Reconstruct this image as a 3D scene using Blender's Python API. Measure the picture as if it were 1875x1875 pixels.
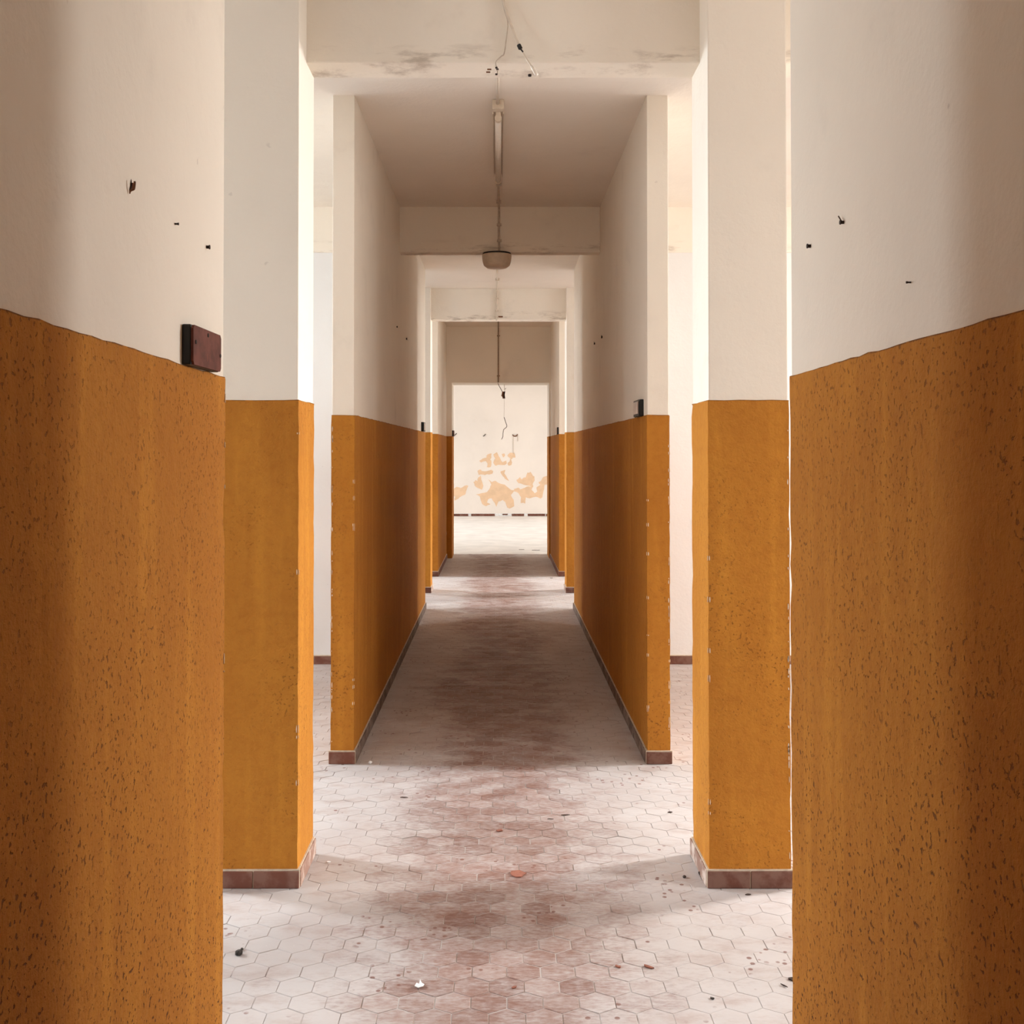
import bpy, bmesh, math, random
from mathutils import Vector, Matrix
for o in list(bpy.data.objects):
    bpy.data.objects.remove(o)
scene = bpy.context.scene
COL = scene.collection
random.seed(7)

# ------------------------------------------------------------------ camera, world, light, exposure
IMG = 1875.0
FPX = 1950.0                      # focal length in pixels
EYE = 1.4
PITCH = math.radians(0.9)
PPX, PPY = 913.0, 824.0 - FPX*math.tan(PITCH)
cam_d = bpy.data.cameras.new('camera')
cam = bpy.data.objects.new('camera', cam_d); COL.objects.link(cam)
cam.location = (0, 0, EYE)
cam.rotation_euler = (math.pi/2 + PITCH, 0, 0)
cam_d.sensor_width = 36; cam_d.lens = FPX/IMG*36
cam_d.shift_x = (IMG/2 - PPX)/IMG
cam_d.shift_y = (PPY - IMG/2)/IMG
cam_d.clip_start = 0.02
scene.camera = cam

world = bpy.data.worlds.new('overcast_sky'); scene.world = world
world.use_nodes = True
bg = world.node_tree.nodes['Background']
bg.inputs[0].default_value = (0.86, 0.93, 1.0, 1); bg.inputs[1].default_value = 1.0

vs = scene.view_settings
vs.view_transform = 'Standard'; vs.look = 'None'; vs.gamma = 1; vs.use_curve_mapping = False
vs.exposure = -1.08
scene.cycles.max_bounces = 12
scene.cycles.diffuse_bounces = 10
scene.cycles.use_denoising = True

XW = 4.3                           # outer walls of the side rooms
BAYS = (-3.45, 3.56, 10.60)        # middles of the cross openings (pillar lines)
WIN_Z = (0.95, 2.80)
# windows: (side, y0, y1, watts, colour, shift of the sky or fill lamp along y)
COOL, WARM = (0.88, 0.95, 1.0), (1.0, 0.98, 0.95)
FILL_L, FILL_R = (0.80, 0.91, 1.0), (0.94, 0.97, 1.0)
WINDOWS = []
for yb in BAYS:
    WINDOWS.append((-1, yb + 1.10, yb + 1.98, 890, COOL, .46))
    WINDOWS.append((+1, yb + 1.10, yb + 1.98, 1120, WARM, .46))
    WINDOWS.append((-1, yb - 1.98, yb - 1.10, 200, COOL, -.46))
    WINDOWS.append((+1, yb - 1.98, yb - 1.10, 280, WARM, -.46))
for yb in BAYS[1:]:                # unseen windows added as fill for the cross walls and pillar fronts
    WINDOWS.append((-1, yb + 2.40, yb + 3.20, 640, FILL_L, -1.2))
    WINDOWS.append((+1, yb + 2.40, yb + 3.20, 600, FILL_R, -1.2))
    WINDOWS.append((-1, yb - 3.20, yb - 2.40, 480, FILL_L, 1.2))
    WINDOWS.append((+1, yb - 3.20, yb - 2.40, 550, FILL_R, 1.2))
for y0 in (15.6, 18.9):            # hall at the end of the corridor
    WINDOWS.append((-1, y0, y0 + 2.2, 500, COOL, 0))
    WINDOWS.append((+1, y0, y0 + 2.2, 500, WARM, 0))
from mathutils import Vector as V3
for s, y0, y1, w, c, dr in WINDOWS:      # bright sky outside each window; at the added windows, fill for the cross walls
    L = bpy.data.lights.new('window_daylight_and_fill', 'AREA'); L.shape = 'RECTANGLE'
    L.size = .75 if abs(dr) < 1 and dr else (1.3 if dr else 2.6); L.size_y = 1.7; L.energy = w; L.color = c
    lo = bpy.data.objects.new('window_daylight_and_fill', L); COL.objects.link(lo)
    wc = V3((s*XW, (y0 + y1)/2, 2.05))
    lo.location = wc + V3((s*1.25, dr, .75))
    lo.rotation_euler = (wc - lo.location).to_track_quat('-Z', 'Y').to_euler()

# ------------------------------------------------------------------ helpers
F = Vector((0, math.cos(PITCH), math.sin(PITCH))); U = Vector((0, -math.sin(PITCH), math.cos(PITCH))); R_ = Vector((1, 0, 0))
def ray(px, py): return F + R_*((px - PPX)/FPX) + U*((PPY - py)/FPX)
def at_y(px, py, y): d = ray(px, py); return Vector((0, 0, EYE)) + d*(y/d.y)
def at_x(px, py, x): d = ray(px, py); return Vector((0, 0, EYE)) + d*(x/d.x)
def at_z(px, py, z): d = ray(px, py); return Vector((0, 0, EYE)) + d*((z - EYE)/d.z)

def link(name, me, mat=None, parent=None):
    o = bpy.data.objects.new(name, me); COL.objects.link(o)
    if mat is not None and not me.materials: me.materials.append(mat)
    if parent is not None: o.parent = parent
    return o
def obj(name, bm, mat, parent=None, smooth=False):
    me = bpy.data.meshes.new(name)
    bmesh.ops.recalc_face_normals(bm, faces=bm.faces)
    bm.to_mesh(me); bm.free()
    if smooth:
        for p in me.polygons: p.use_smooth = True
    return link(name, me, mat, parent)
def tag(o, label=None, cat=None, group=None, kind=None):
    if label: o['label'] = label
    if cat: o['category'] = cat
    if group: o['group'] = group
    if kind: o['kind'] = kind
    return o
def empty(name, loc=(0, 0, 0)):
    o = bpy.data.objects.new(name, None); COL.objects.link(o); o.location = loc; o.empty_display_size = .05
    return o
def box(bm, x0, x1, y0, y1, z0, z1, bevel=0.0, which=None):
    m = Matrix.Translation(((x0+x1)/2, (y0+y1)/2, (z0+z1)/2)) @ Matrix.Diagonal((abs(x1-x0), abs(y1-y0), abs(z1-z0), 1))
    r = bmesh.ops.create_cube(bm, size=1, matrix=m)
    if bevel:
        es = set(e for v in r['verts'] for e in v.link_edges)
        if which == 'vertical':
            es = [e for e in es if abs(e.verts[0].co.z - e.verts[1].co.z) > 1e-4]
        bmesh.ops.bevel(bm, geom=list(es), offset=bevel, segments=2, affect='EDGES', profile=.6)
    return bm
def BX(*a, **k): return box(bmesh.new(), *a, **k)
def tube(bm, pts, r, seg=8, cap=True):
    pts = [Vector(p) for p in pts]; rings = []
    rad = r if isinstance(r, (list, tuple)) else [r]*len(pts)
    prev = None
    for i, p in enumerate(pts):
        t = (pts[min(i+1, len(pts)-1)] - pts[max(i-1, 0)]).normalized()
        if prev is None:
            a = Vector((0, 0, 1)) if abs(t.z) < .9 else Vector((1, 0, 0))
            n = t.cross(a).normalized()
        else:
            n = (prev - t*prev.dot(t)).normalized()
        prev = n; b = t.cross(n)
        rings.append([bm.verts.new(p + (n*math.cos(2*math.pi*k/seg) + b*math.sin(2*math.pi*k/seg))*rad[i]) for k in range(seg)])
    for a, b in zip(rings, rings[1:]):
        for k in range(seg): bm.faces.new((a[k], a[(k+1) % seg], b[(k+1) % seg], b[k]))
    if cap: bm.faces.new(rings[0]); bm.faces.new(rings[-1])
    return bm
def smooth_path(pts, n=6):
    P = [Vector(p) for p in pts]; out = []
    for i in range(len(P)-1):
        p0, p1, p2, p3 = P[max(i-1, 0)], P[i], P[i+1], P[min(i+2, len(P)-1)]
        for k in range(n):
            t = k/n
            out.append(.5*((2*p1) + (p2-p0)*t + (2*p0-5*p1+4*p2-p3)*t*t + (3*p1-p0-3*p2+p3)*t**3))
    return out + [P[-1]]
def lathe(bm, prof, seg=28, center=(0, 0, 0), sx=1, sy=1):
    c = Vector(center); rings = []
    for r, z in prof:
        rings.append([bm.verts.new(c + Vector((r*sx*math.cos(2*math.pi*k/seg), r*sy*math.sin(2*math.pi*k/seg), z))) for k in range(seg)])
    for a, b in zip(rings, rings[1:]):
        for k in range(seg): bm.faces.new((a[k], a[(k+1) % seg], b[(k+1) % seg], b[k]))
    if prof[0][0] > 1e-5: bm.faces.new(rings[0])
    if prof[-1][0] > 1e-5: bm.faces.new(rings[-1])
    return bm
def prism(bm, poly, h, M=None):
    """poly: list of (x, y); extruded by h along z, then moved by M"""
    a = [bm.verts.new((x, y, 0)) for x, y in poly]; b = [bm.verts.new((x, y, h)) for x, y in poly]
    n = len(poly)
    fs = [bm.faces.new(b), bm.faces.new(a[::-1])]
    for k in range(n): fs.append(bm.faces.new((a[k], a[(k+1) % n], b[(k+1) % n], b[k])))
    if M is not None: bmesh.ops.transform(bm, matrix=M, verts=a+b)
    return bm

# ------------------------------------------------------------------ materials
class NT:
    def __init__(s, name, rough=.8, spec=.3):
        s.m = bpy.data.materials.new(name); s.m.use_nodes = True
        s.t = s.m.node_tree; s.b = s.t.nodes['Principled BSDF']
        s.b.inputs['Roughness'].default_value = rough
        s.b.inputs['Specular IOR Level'].default_value = spec
        s.geo = s.n('ShaderNodeNewGeometry'); s.pos = s.geo.outputs['Position']
    def n(s, t, **k):
        x = s.t.nodes.new(t)
        for a, v in k.items(): setattr(x, a, v)
        return x
    def l(s, a, b): s.t.links.new(a, b)
    def val(s, sock, v):
        if isinstance(v, (int, float)): sock.default_value = v
        elif isinstance(v, (tuple, list)): sock.default_value = tuple(v) + ((1,) if len(v) == 3 and len(sock.default_value) == 4 else ())
        else: s.l(v, sock)
    def noise(s, scale, detail=3, rough=.55, vec=None, dist=0.0):
        x = s.n('ShaderNodeTexNoise'); s.l(vec or s.pos, x.inputs['Vector'])
        x.inputs['Scale'].default_value = scale; x.inputs['Detail'].default_value = detail
        x.inputs['Roughness'].default_value = rough; x.inputs['Distortion'].default_value = dist
        return x.outputs['Fac']
    def stretch(s, sx, sy, sz):
        x = s.n('ShaderNodeMapping'); s.l(s.pos, x.inputs['Vector']); x.inputs['Scale'].default_value = (sx, sy, sz)
        return x.outputs['Vector']
    def step(s, v, a, b, lo=0.0, hi=1.0):
        x = s.n('ShaderNodeMapRange', interpolation_type='SMOOTHSTEP'); s.val(x.inputs[0], v)
        x.inputs[1].default_value = a; x.inputs[2].default_value = b; x.inputs[3].default_value = lo; x.inputs[4].default_value = hi
        return x.outputs[0]
    def math(s, op, a, b=0.0):
        x = s.n('ShaderNodeMath', operation=op); s.val(x.inputs[0], a); s.val(x.inputs[1], b); return x.outputs[0]
    def mix(s, f, a, b):
        x = s.n('ShaderNodeMix', data_type='RGBA'); s.val(x.inputs[0], f); s.val(x.inputs[6], a); s.val(x.inputs[7], b); return x.outputs[2]
    def sep(s):
        x = s.n('ShaderNodeSeparateXYZ'); s.l(s.pos, x.inputs[0]); return x.outputs
    def bump(s, h, strength=.3, dist=.01):
        x = s.n('ShaderNodeBump'); x.inputs['Strength'].default_value = strength; x.inputs['Distance'].default_value = dist
        s.l(h, x.inputs['Height']); s.l(x.outputs[0], s.b.inputs['Normal'])
    def col(s, c): s.val(s.b.inputs['Base Color'], c); return s.m

def plain(name, c, rough=.7, spec=.3, var=.12, scale=40, metal=0.0):
    k = NT(name, rough, spec); k.b.inputs['Metallic'].default_value = metal
    d = tuple(x*(1-var*2) for x in c)
    return k.col(k.mix(k.step(k.noise(scale), .3, .7), c, d))

def plaster(name, base, grime=(.52, .46, .40), amt=.25, edge_z=None, far=False):
    k = NT(name, .85, .2)
    c = k.mix(k.step(k.noise(.9, 4), .35, .75), base, tuple(x*.93 for x in base))
    c = k.mix(k.math('MULTIPLY', k.step(k.noise(3.2, 5, .6), .55, .8), amt), c, grime)
    sp = k.math('MULTIPLY', k.step(k.noise(26, 2), .74, .80), k.step(k.noise(2.3), .5, .65))
    c = k.mix(k.math('MULTIPLY', sp, .4), c, (.30, .26, .23))
    if edge_z:   # dirt that has settled along the lower edge of a beam
        z = k.sep()[2]
        band = k.step(z, edge_z + .005, edge_z + .10, 1, 0)
        g = k.step(k.noise(5, 6, .65, k.stretch(1.0, 1.0, 4.5)), .50, .70)
        c = k.mix(k.math('MULTIPLY', k.math('MULTIPLY', band, g), .55), c, (.25, .175, .115))
    h = k.math('ADD', k.noise(9, 5, .6), k.math('MULTIPLY', k.noise(70, 3), .25))
    k.bump(h, .4, .008)
    return k.col(c)

def ochre(name, pits, lo):
    k = NT(name, .8, .10)
    a, b = (.49, .204, .031), (.43, .17, .026)
    c = k.mix(k.step(k.noise(1.6, 4), .35, .7), a, b)
    c = k.mix(k.math('MULTIPLY', k.step(k.noise(2.2, 3, .5, k.stretch(6, 6, .5)), .5, .72), .35), c, (.66, .30, .045))
    c = k.mix(k.math('MULTIPLY', k.step(k.noise(34, 4, .65), .42, .68), .30), c, (.36, .125, .020))
    # pits where the paint did not reach into the roughcast
    pit = k.step(k.noise(105, 2.0, .5), .615, .66)
    where = k.step(k.noise(3.0, 4, .65), lo, lo + .27)
    low = k.step(k.sep()[2], .2, 1.5, 1.0, .55)
    pit = k.math('MULTIPLY', k.math('MULTIPLY', pit, where), low)
    c = k.mix(k.math('MULTIPLY', pit, pits), c, (.085, .035, .018))
    # scuffs
    sc = k.math('MULTIPLY', k.step(k.noise(30, 4, .6), .62, .70), k.step(k.noise(3.1, 2), .60, .72))
    c = k.mix(k.math('MULTIPLY', sc, .6), c, (.16, .075, .03))
    at = k.n('ShaderNodeAttribute'); at.attribute_name = 'edge'
    e = k.math('MULTIPLY', k.step(at.outputs['Fac'], .45, .95), k.step(k.noise(24, 4, .6), .30, .52))
    c = k.mix(k.math('MULTIPLY', e, .85), c, (.115, .05, .02))
    h = k.math('ADD', k.math('MULTIPLY', k.noise(120, 3, .6), .5), k.math('ADD', k.noise(28, 4, .6), k.math('MULTIPLY', pit, -1.2)))
    k.bump(h, .75, .006)
    return k.col(c)

def floor_tile(name, grout=False):
    k = NT(name, .62, .25)
    p = k.sep(); x, y = p[0], p[1]
    # people wore a track along the corridor's middle: dust to the sides, bare clay in the middle
    wob = k.math('ADD', x, k.math('MULTIPLY', k.math('SUBTRACT', k.noise(1.1, 3), .5), .55))
    track = k.step(k.math('ABSOLUTE', wob), .12, .62, 1, 0)
    if grout:
        c = k.mix(track, (.19, .16, .145), (.43, .35, .31))
        c = k.mix(k.step(k.noise(9, 4), .36, .52), c, (.45, .41, .39))
        k.b.inputs['Roughness'].default_value = .95
        return k.col(c)
    info = k.n('ShaderNodeObjectInfo').outputs['Random']
    at = k.n('ShaderNodeAttribute'); at.attribute_name = 'tone'
    rnd = k.math('FRACT', k.math('ADD', info, at.outputs['Fac']))
    clay = k.mix(rnd, (.245, .122, .090), (.18, .082, .058))
    clay = k.mix(k.math('MULTIPLY', k.step(k.noise(30, 4, .6, k.stretch(1, 2.4, 1)), .45, .70), .35), clay, (.33, .21, .17))
    dust = k.mix(k.step(k.noise(2.6, 4), .35, .7), (.52, .487, .476), (.455, .41, .395))
    dust = k.mix(k.math('MULTIPLY', k.step(k.noise(8, 7, .68, k.stretch(.7, 1.5, 1)), .46, .72), .62), dust, (.37, .28, .247))
    n1 = k.noise(6.5, 6, .62, k.stretch(.8, 1.5, 1))
    n2 = k.noise(46, 4, .65, k.stretch(.8, 2.0, 1))
    s = k.math('ADD', k.math('ADD', k.math('MULTIPLY', track, .64), k.math('MULTIPLY', k.math('SUBTRACT', n1, .5), 1.05)),
               k.math('ADD', k.math('MULTIPLY', k.math('SUBTRACT', n2, .5), 1.0), k.math('MULTIPLY', k.math('SUBTRACT', rnd, .5), .16)))
    bare = k.step(s, .08, .98, 0, .95)
    c = k.mix(bare, dust, clay)
    # splashes and paw prints of bare clay through the dust
    v = k.n('ShaderNodeTexVoronoi', feature='F1'); k.l(k.pos, v.inputs['Vector']); v.inputs['Scale'].default_value = 30
    dot = k.math('MULTIPLY', k.step(v.outputs['Distance'], .16, .26, 1, 0), k.step(k.noise(4.3, 2), .57, .63))
    c = k.mix(k.math('MULTIPLY', dot, .8), c, (.17, .065, .045))
    v2 = k.step(k.noise(120, 1), .80, .83)
    c = k.mix(k.math('MULTIPLY', v2, .7), c, (.85, .82, .78))
    k.bump(k.math('ADD', k.noise(16, 4), k.math('MULTIPLY', n2, .4)), .22, .004)
    return k.col(c)

M = {}
M['plaster'] = plaster('off_white_limewash', (.87, .81, .715))
M['beam'] = plaster('stained_beam_limewash', (.87, .805, .705), amt=.45, edge_z=2.70)
M['ceiling'] = plaster('ceiling_limewash', (.85, .785, .70), amt=.15)
M['room'] = plaster('side_room_limewash', (.80, .795, .785), amt=.10)
M['hall'] = plaster('hall_limewash', (.84, .775, .72), amt=.08)
M['ochre'] = ochre('ochre_roughcast_paint', .55, .42); M['pitted'] = ochre('pitted_ochre_roughcast_paint', .85, .30)
M['chip'] = plain('bare_plaster_chip', (.80, .68, .52), .9)
M['tile'] = floor_tile('hexagonal_clay_tile'); M['grout'] = floor_tile('tile_joint', True)
M['hallfloor'] = plain('dusty_hall_floor', (.78, .745, .72), .8, .2, .07, 3)
def skirting(name, clay, dust, amt):
    k = NT(name, .7, .25)
    info = k.n('ShaderNodeObjectInfo').outputs['Random']
    c = k.mix(info, clay, tuple(v*.7 for v in clay))
    c = k.mix(k.math('MULTIPLY', k.step(k.noise(14, 5, .6), .42, .62), amt), c, dust)
    k.bump(k.noise(30, 4), .3, .004)
    return k.col(c)
M['skirt'] = skirting('terracotta_skirting', (.175, .066, .044), (.42, .30, .24), .22)
M['dustyskirt'] = skirting('dusty_terracotta_skirting', (.34, .20, .15), (.62, .52, .45), .9)
M['grimskirt'] = skirting('grimy_terracotta_skirting', (.17, .115, .09), (.33, .27, .23), .6)
M['mortar'] = plain('lime_mortar', (.66, .56, .44), .95)
M['peel'] = plain('beige_undercoat', (.80, .57, .385), .9, .15, .05, 8)
M['white_plastic'] = plain('yellowed_white_plastic', (.72, .63, .52), .5, .4, .04)
M['enamel'] = plain('white_enamel', (.70, .60, .48), .45, .4, .05)
M['tube'] = plain('opal_glass_tube', (.80, .73, .64), .25, .5, .03)
M['black'] = plain('black_bakelite', (.012, .012, .012), .5, .4)
M['brown'] = plain('brown_bakelite', (.165, .052, .036), .6, .12, .2, 30)
M['dark'] = plain('dark_rusted_iron', (.035, .018, .012), .7, .3)
M['wood'] = plain('dark_wood', (.20, .09, .045), .8)
M['wire'] = plain('brown_wire_sheath', (.10, .055, .035), .7)
M['pipe'] = plain('dusty_brown_pipe', (.36, .255, .18), .7)
M['palewire'] = plain('pale_wire_sheath', (.62, .52, .42), .6)
M['switch'] = plain('pale_switch_rocker', (.55, .42, .34), .35, .5)
M['stone'] = plain('grey_pebble', (.10, .085, .075), .9, .2, .3, 120)
M['flake'] = plain('white_flake', (.86, .86, .86), .7)
M['clay'] = plain('red_clay', (.30, .115, .075), .85)
M['stick'] = plain('dry_twig', (.07, .045, .035), .9)
M['frame'] = plain('white_window_frame', (.75, .73, .70), .5)

# ------------------------------------------------------------------ dimensions
CEIL = 3.0
HALL_Y0, HALL_Y1 = 14.33, 22.56
TRANS = (0.05, 7.03, 14.06)                 # transverse walls of the side rooms
OPEN = ((-4.67, -2.23), (2.34, 4.78), (9.41, 11.82))

# floor ----------------------------------------------------------------
TZ = 0.0; W = 0.0917; S = W/math.sqrt(3); ROW = 1.5*S
bm = bmesh.new()
box(bm, -XW, XW, -7.0, HALL_Y0 + .02, -.12, -.0016)
floor = obj('floor', bm, M['grout'])
tag(floor, 'dusty hexagonal clay tile floor running the length of the corridor', 'floor', kind='structure')
hall = obj('hall_slab', BX(-XW, XW, HALL_Y0 + .02, HALL_Y1, -.12, 0.0), M['hallfloor'], floor)

def hex_poly(j, gap):
    r = S - gap
    return [(math.cos(math.pi/6 + math.pi/3*k)*r*(1+random.uniform(-j, j)), math.sin(math.pi/6 + math.pi/3*k)*r*(1+random.uniform(-j, j))) for k in range(6)]
def hex_into(bm, cx, cy, tone=None, layer=None, low=False, gap=.0013):
    P = hex_poly(.012, gap)
    tilt = (random.uniform(-.012, .012), random.uniform(-.012, .012)); dz = random.uniform(-.0006, .0004)
    top = [bm.verts.new((cx+x*.975, cy+y*.975, dz + tilt[0]*x + tilt[1]*y)) for x, y in P]
    bot = [bm.verts.new((cx+x, cy+y, -.006)) for x, y in P]
    mid = [bm.verts.new((cx+x, cy+y, dz - .0012 + tilt[0]*x + tilt[1]*y)) for x, y in P]
    bm.faces.new(top)
    for k in range(6):
        bm.faces.new((mid[k], mid[(k+1) % 6], top[(k+1) % 6], top[k]))
        if not low: bm.faces.new((bot[k], bot[(k+1) % 6], mid[(k+1) % 6], mid[k]))
    if layer is not None:
        for v in top + mid + bot: v[layer] = tone
        if low:
            for v in bot: bm.verts.remove(v)
variants = []                       # the first ten for the worn middle with its wider joints
for q in range(20):
    b_ = bmesh.new(); hex_into(b_, 0, 0, gap=.0015 if q < 10 else random.uniform(.0004, .0011)); me = bpy.data.meshes.new('tile')
    bmesh.ops.recalc_face_normals(b_, faces=b_.faces); b_.to_mesh(me); b_.free(); me.materials.append(M['tile']); variants.append(me)
X0, Y0 = -.0709 + W/2, 3.356
cells = []
for r in range(-75, 139):
    y = Y0 + r*ROW
    off = 0 if r % 2 == 0 else W/2
    for c in range(-50, 51):
        x = X0 + off + c*W
        if abs(x) < XW and -2.6 < y < HALL_Y0 and (abs(x) < .8 or y > 0): cells.append((x, y))
def covered(x, y):
    if 3.41 < y < 3.74 and (-.94 < x < -.63 or .66 < x < .95): return True
    return False
def visible(x, y):
    if y < 2.45: return False
    px, py = PPX + FPX*x/y, 824 + FPX*EYE/y
    return 396 < px < 1462 and py < 1895 and not covered(x, y) and not (y > 4.75 and abs(x) > .63)
ranked = sorted([c for c in cells if visible(*c)], key=lambda c: c[1])
near = set(ranked[:300])
for x, y in ranked[:300]:
    t = link('tile', random.choice(variants[:10] if abs(x) < .42 else variants[10:]), None, floor); t.location = (x, y, 0)
    t.rotation_euler = (0, 0, math.pi/3*random.randrange(6))
bm = bmesh.new(); lay = bm.verts.layers.float.new('tone')
for x, y in cells:
    if (x, y) not in near: hex_into(bm, x, y, random.random(), lay, True, .0014 if abs(x) < .42 else random.uniform(.0005, .0011))
rest = obj('tile_field', bm, M['tile'], floor); rest['kind'] = 'stuff'; rest['label'] = 'farther hexagonal clay tiles'

# ceiling ---------------------------------------------------------------
ceiling = obj('ceiling', BX(-XW-.3, XW+.3, -7.2, HALL_Y1+.3, CEIL, CEIL+.2), M['ceiling'])
tag(ceiling, 'flat off-white ceiling over the corridor and its cross openings', 'ceiling', kind='structure')

# dado shell -------------------------------------------------------------
def dado(parent, x0, x1, y0, y1, h0, h1=None, proud=.0035, step=.045, z0=0.0, mat='ochre'):
    """thin proud paint-and-roughcast shell round a block; top height runs from h0 at y0 to h1 at y1"""
    if h1 is None: h1 = h0
    a0, a1, b0, b1 = x0-proud, x1+proud, y0-proud, y1+proud
    corners = [(a0, b0), (a1, b0), (a1, b1), (a0, b1)]; inner = [(x0, y0), (x1, y0), (x1, y1), (x0, y1)]
    ring, ring_in, nrm, iscorner = [], [], [], []
    for i in range(4):
        p, q = corners[i], corners[(i+1) % 4]; pi, qi = inner[i], inner[(i+1) % 4]
        n = max(2, int(math.hypot(q[0]-p[0], q[1]-p[1])/step))
        for k in range(n):
            t = k/n
            ring.append((p[0]+(q[0]-p[0])*t, p[1]+(q[1]-p[1])*t)); ring_in.append((pi[0]+(qi[0]-pi[0])*t, pi[1]+(qi[1]-pi[1])*t)); iscorner.append(k == 0)
    zs = 34; bm = bmesh.new(); rows = []; edge = bm.verts.layers.float.new('edge')
    levels = [r/zs for r in range(zs)] + ['lip', 'top']
    cx, cy = (x0+x1)/2, (y0+y1)/2
    for r in levels:
        row = []
        for (x, y), (xi, yi), cn in zip(ring, ring_in, iscorner):
            top = h0 + (h1-h0)*(y-y0)/max(y1-y0, 1e-6) + (random.gauss(0, .0009) if r == 'top' else 0)
            z = top - .0055 if r == 'lip' else (top if r == 'top' else z0 + (top - z0)*r)
            j = random.gauss(0, .0003)
            if cn: j = -abs(random.gauss(0, .0016))
            dx, dy = x-xi, y-yi; d = math.hypot(dx, dy)
            v = bm.verts.new((x + dx/d*j, y + dy/d*j, z)); v[edge] = 1.0 if r == 'top' else 0.0; row.append(v)
        rows.append(row)
    n = len(ring)
    for a, b in zip(rows, rows[1:]):
        for k in range(n): bm.faces.new((a[k], a[(k+1) % n], b[(k+1) % n], b[k]))
    lip = [bm.verts.new((xi, yi, rows[-1][k].co.z + .0006)) for k, (xi, yi) in enumerate(ring_in)]
    for k in range(n): bm.faces.new((rows[-1][k], rows[-1][(k+1) % n], lip[(k+1) % n], lip[k]))
    o = obj('dado', bm, M[mat], parent, smooth=False); o['label'] = 'ochre yellow painted dado with a rough pitted surface'
    return o
def chips(parent, spots, sides):
    """little flakes of bare plaster along vertical corners: spots = [(x, y, z, height, width)], sides = outward signs"""
    bm = bmesh.new()
    for x, y, z, h, w in spots:
        for ax in (0, 1):
            n = 6; pts = []
            for k in range(n):
                a = 2*math.pi*k/n
                pts.append((max(0, w*.5 + w*.5*math.cos(a)*random.uniform(.6, 1.1)), h*.5*math.sin(a)*random.uniform(.7, 1.1)))
            e = .0048
            sx, sy = sides
            if ax == 0: vs_ = [bm.verts.new((x - sx*p, y + sy*e, z + q)) for p, q in pts]
            else: vs_ = [bm.verts.new((x + sx*e, y - sy*p, z + q)) for p, q in pts]
            f = bm.faces.new(vs_)
            r = bmesh.ops.extrude_face_region(bm, geom=[f])
            d = Vector((0, -sy*.004, 0)) if ax == 0 else Vector((-sx*.004, 0, 0))
            bmesh.ops.translate(bm, vec=d, verts=[v for v in r['geom'] if isinstance(v, bmesh.types.BMVert)])
    o = obj('chipped_plaster', bm, M['chip'], parent); o['kind'] = 'stuff'; o['label'] = 'pale chips where the corner has been knocked'
def chip_run(x, y, z0, z1, n, wmax=.008):
    return [(x, y, random.uniform(z0, z1), random.uniform(.004, .030), random.uniform(.002, wmax)) for _ in range(n)]

def skirt(name, label, runs, mat, h=.055, th=.011, length=.20, gap=.003, seed=0):
    """runs: [(p, q, outward normal)]; a mortar backing with single tiles as children"""
    rr = random.Random(seed)
    bm = bmesh.new()
    for p, q, nv in runs:
        p, q, nv = Vector(p), Vector(q), Vector(nv); d = (q-p).normalized(); L = (q-p).length
        M4 = Matrix(((d.x, nv.x, 0, p.x), (d.y, nv.y, 0, p.y), (0, 0, 1, 0), (0, 0, 0, 1)))
        b2 = bmesh.new(); box(b2, 0, L, -.001, th*.55, .001, h+.004); bmesh.ops.transform(b2, matrix=M4, verts=b2.verts)
        me = bpy.data.meshes.new('t'); b2.to_mesh(me); b2.free(); bm.from_mesh(me); bpy.data.meshes.remove(me)
    base = obj(name, bm, M['mortar']); tag(base, label, 'skirting', kind='structure')
    for p, q, nv in runs:
        p, q, nv = Vector(p), Vector(q), Vector(nv); d = (q-p).normalized(); L = (q-p).length
        n = max(1, round(L/length)); l = L/n
        M4 = Matrix(((d.x, nv.x, 0, 0), (d.y, nv.y, 0, 0), (0, 0, 1, 0), (0, 0, 0, 1)))
        me = None
        for k in range(n):
            if me is None or n < 4:
                b2 = box(bmesh.new(), -l/2+gap/2, l/2-gap/2, 0, th, .0005, h*rr.uniform(.97, 1.0), bevel=.0025)
                for v in b2.verts: v.co += Vector((rr.uniform(-.0006, .0006), 0, rr.uniform(-.0007, .0007) if v.co.z > .02 else 0))
                bmesh.ops.transform(b2, matrix=M4, verts=b2.verts)
                me = bpy.data.meshes.new('tile'); bmesh.ops.recalc_face_normals(b2, faces=b2.faces); b2.to_mesh(me); b2.free(); me.materials.append(mat)
            o = link('tile', me, None, base)
            c = p + d*(l*(k+.5)); o.location = (c.x, c.y, 0)
    return base

# partition walls -----------------------------------------------------------
def partition(name, label, x0, x1, y0, y1, h0, h1=None, boxz=CEIL):
    w = obj(name, BX(x0, x1, y0, y1, 0, boxz + .01, bevel=.004, which='vertical'), M['plaster'])
    tag(w, label, 'wall', kind='structure')
    dado(w, x0, x1, y0, y1, h0, h1, mat='pitted' if y1 < 3 else 'ochre')
    return w
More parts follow.
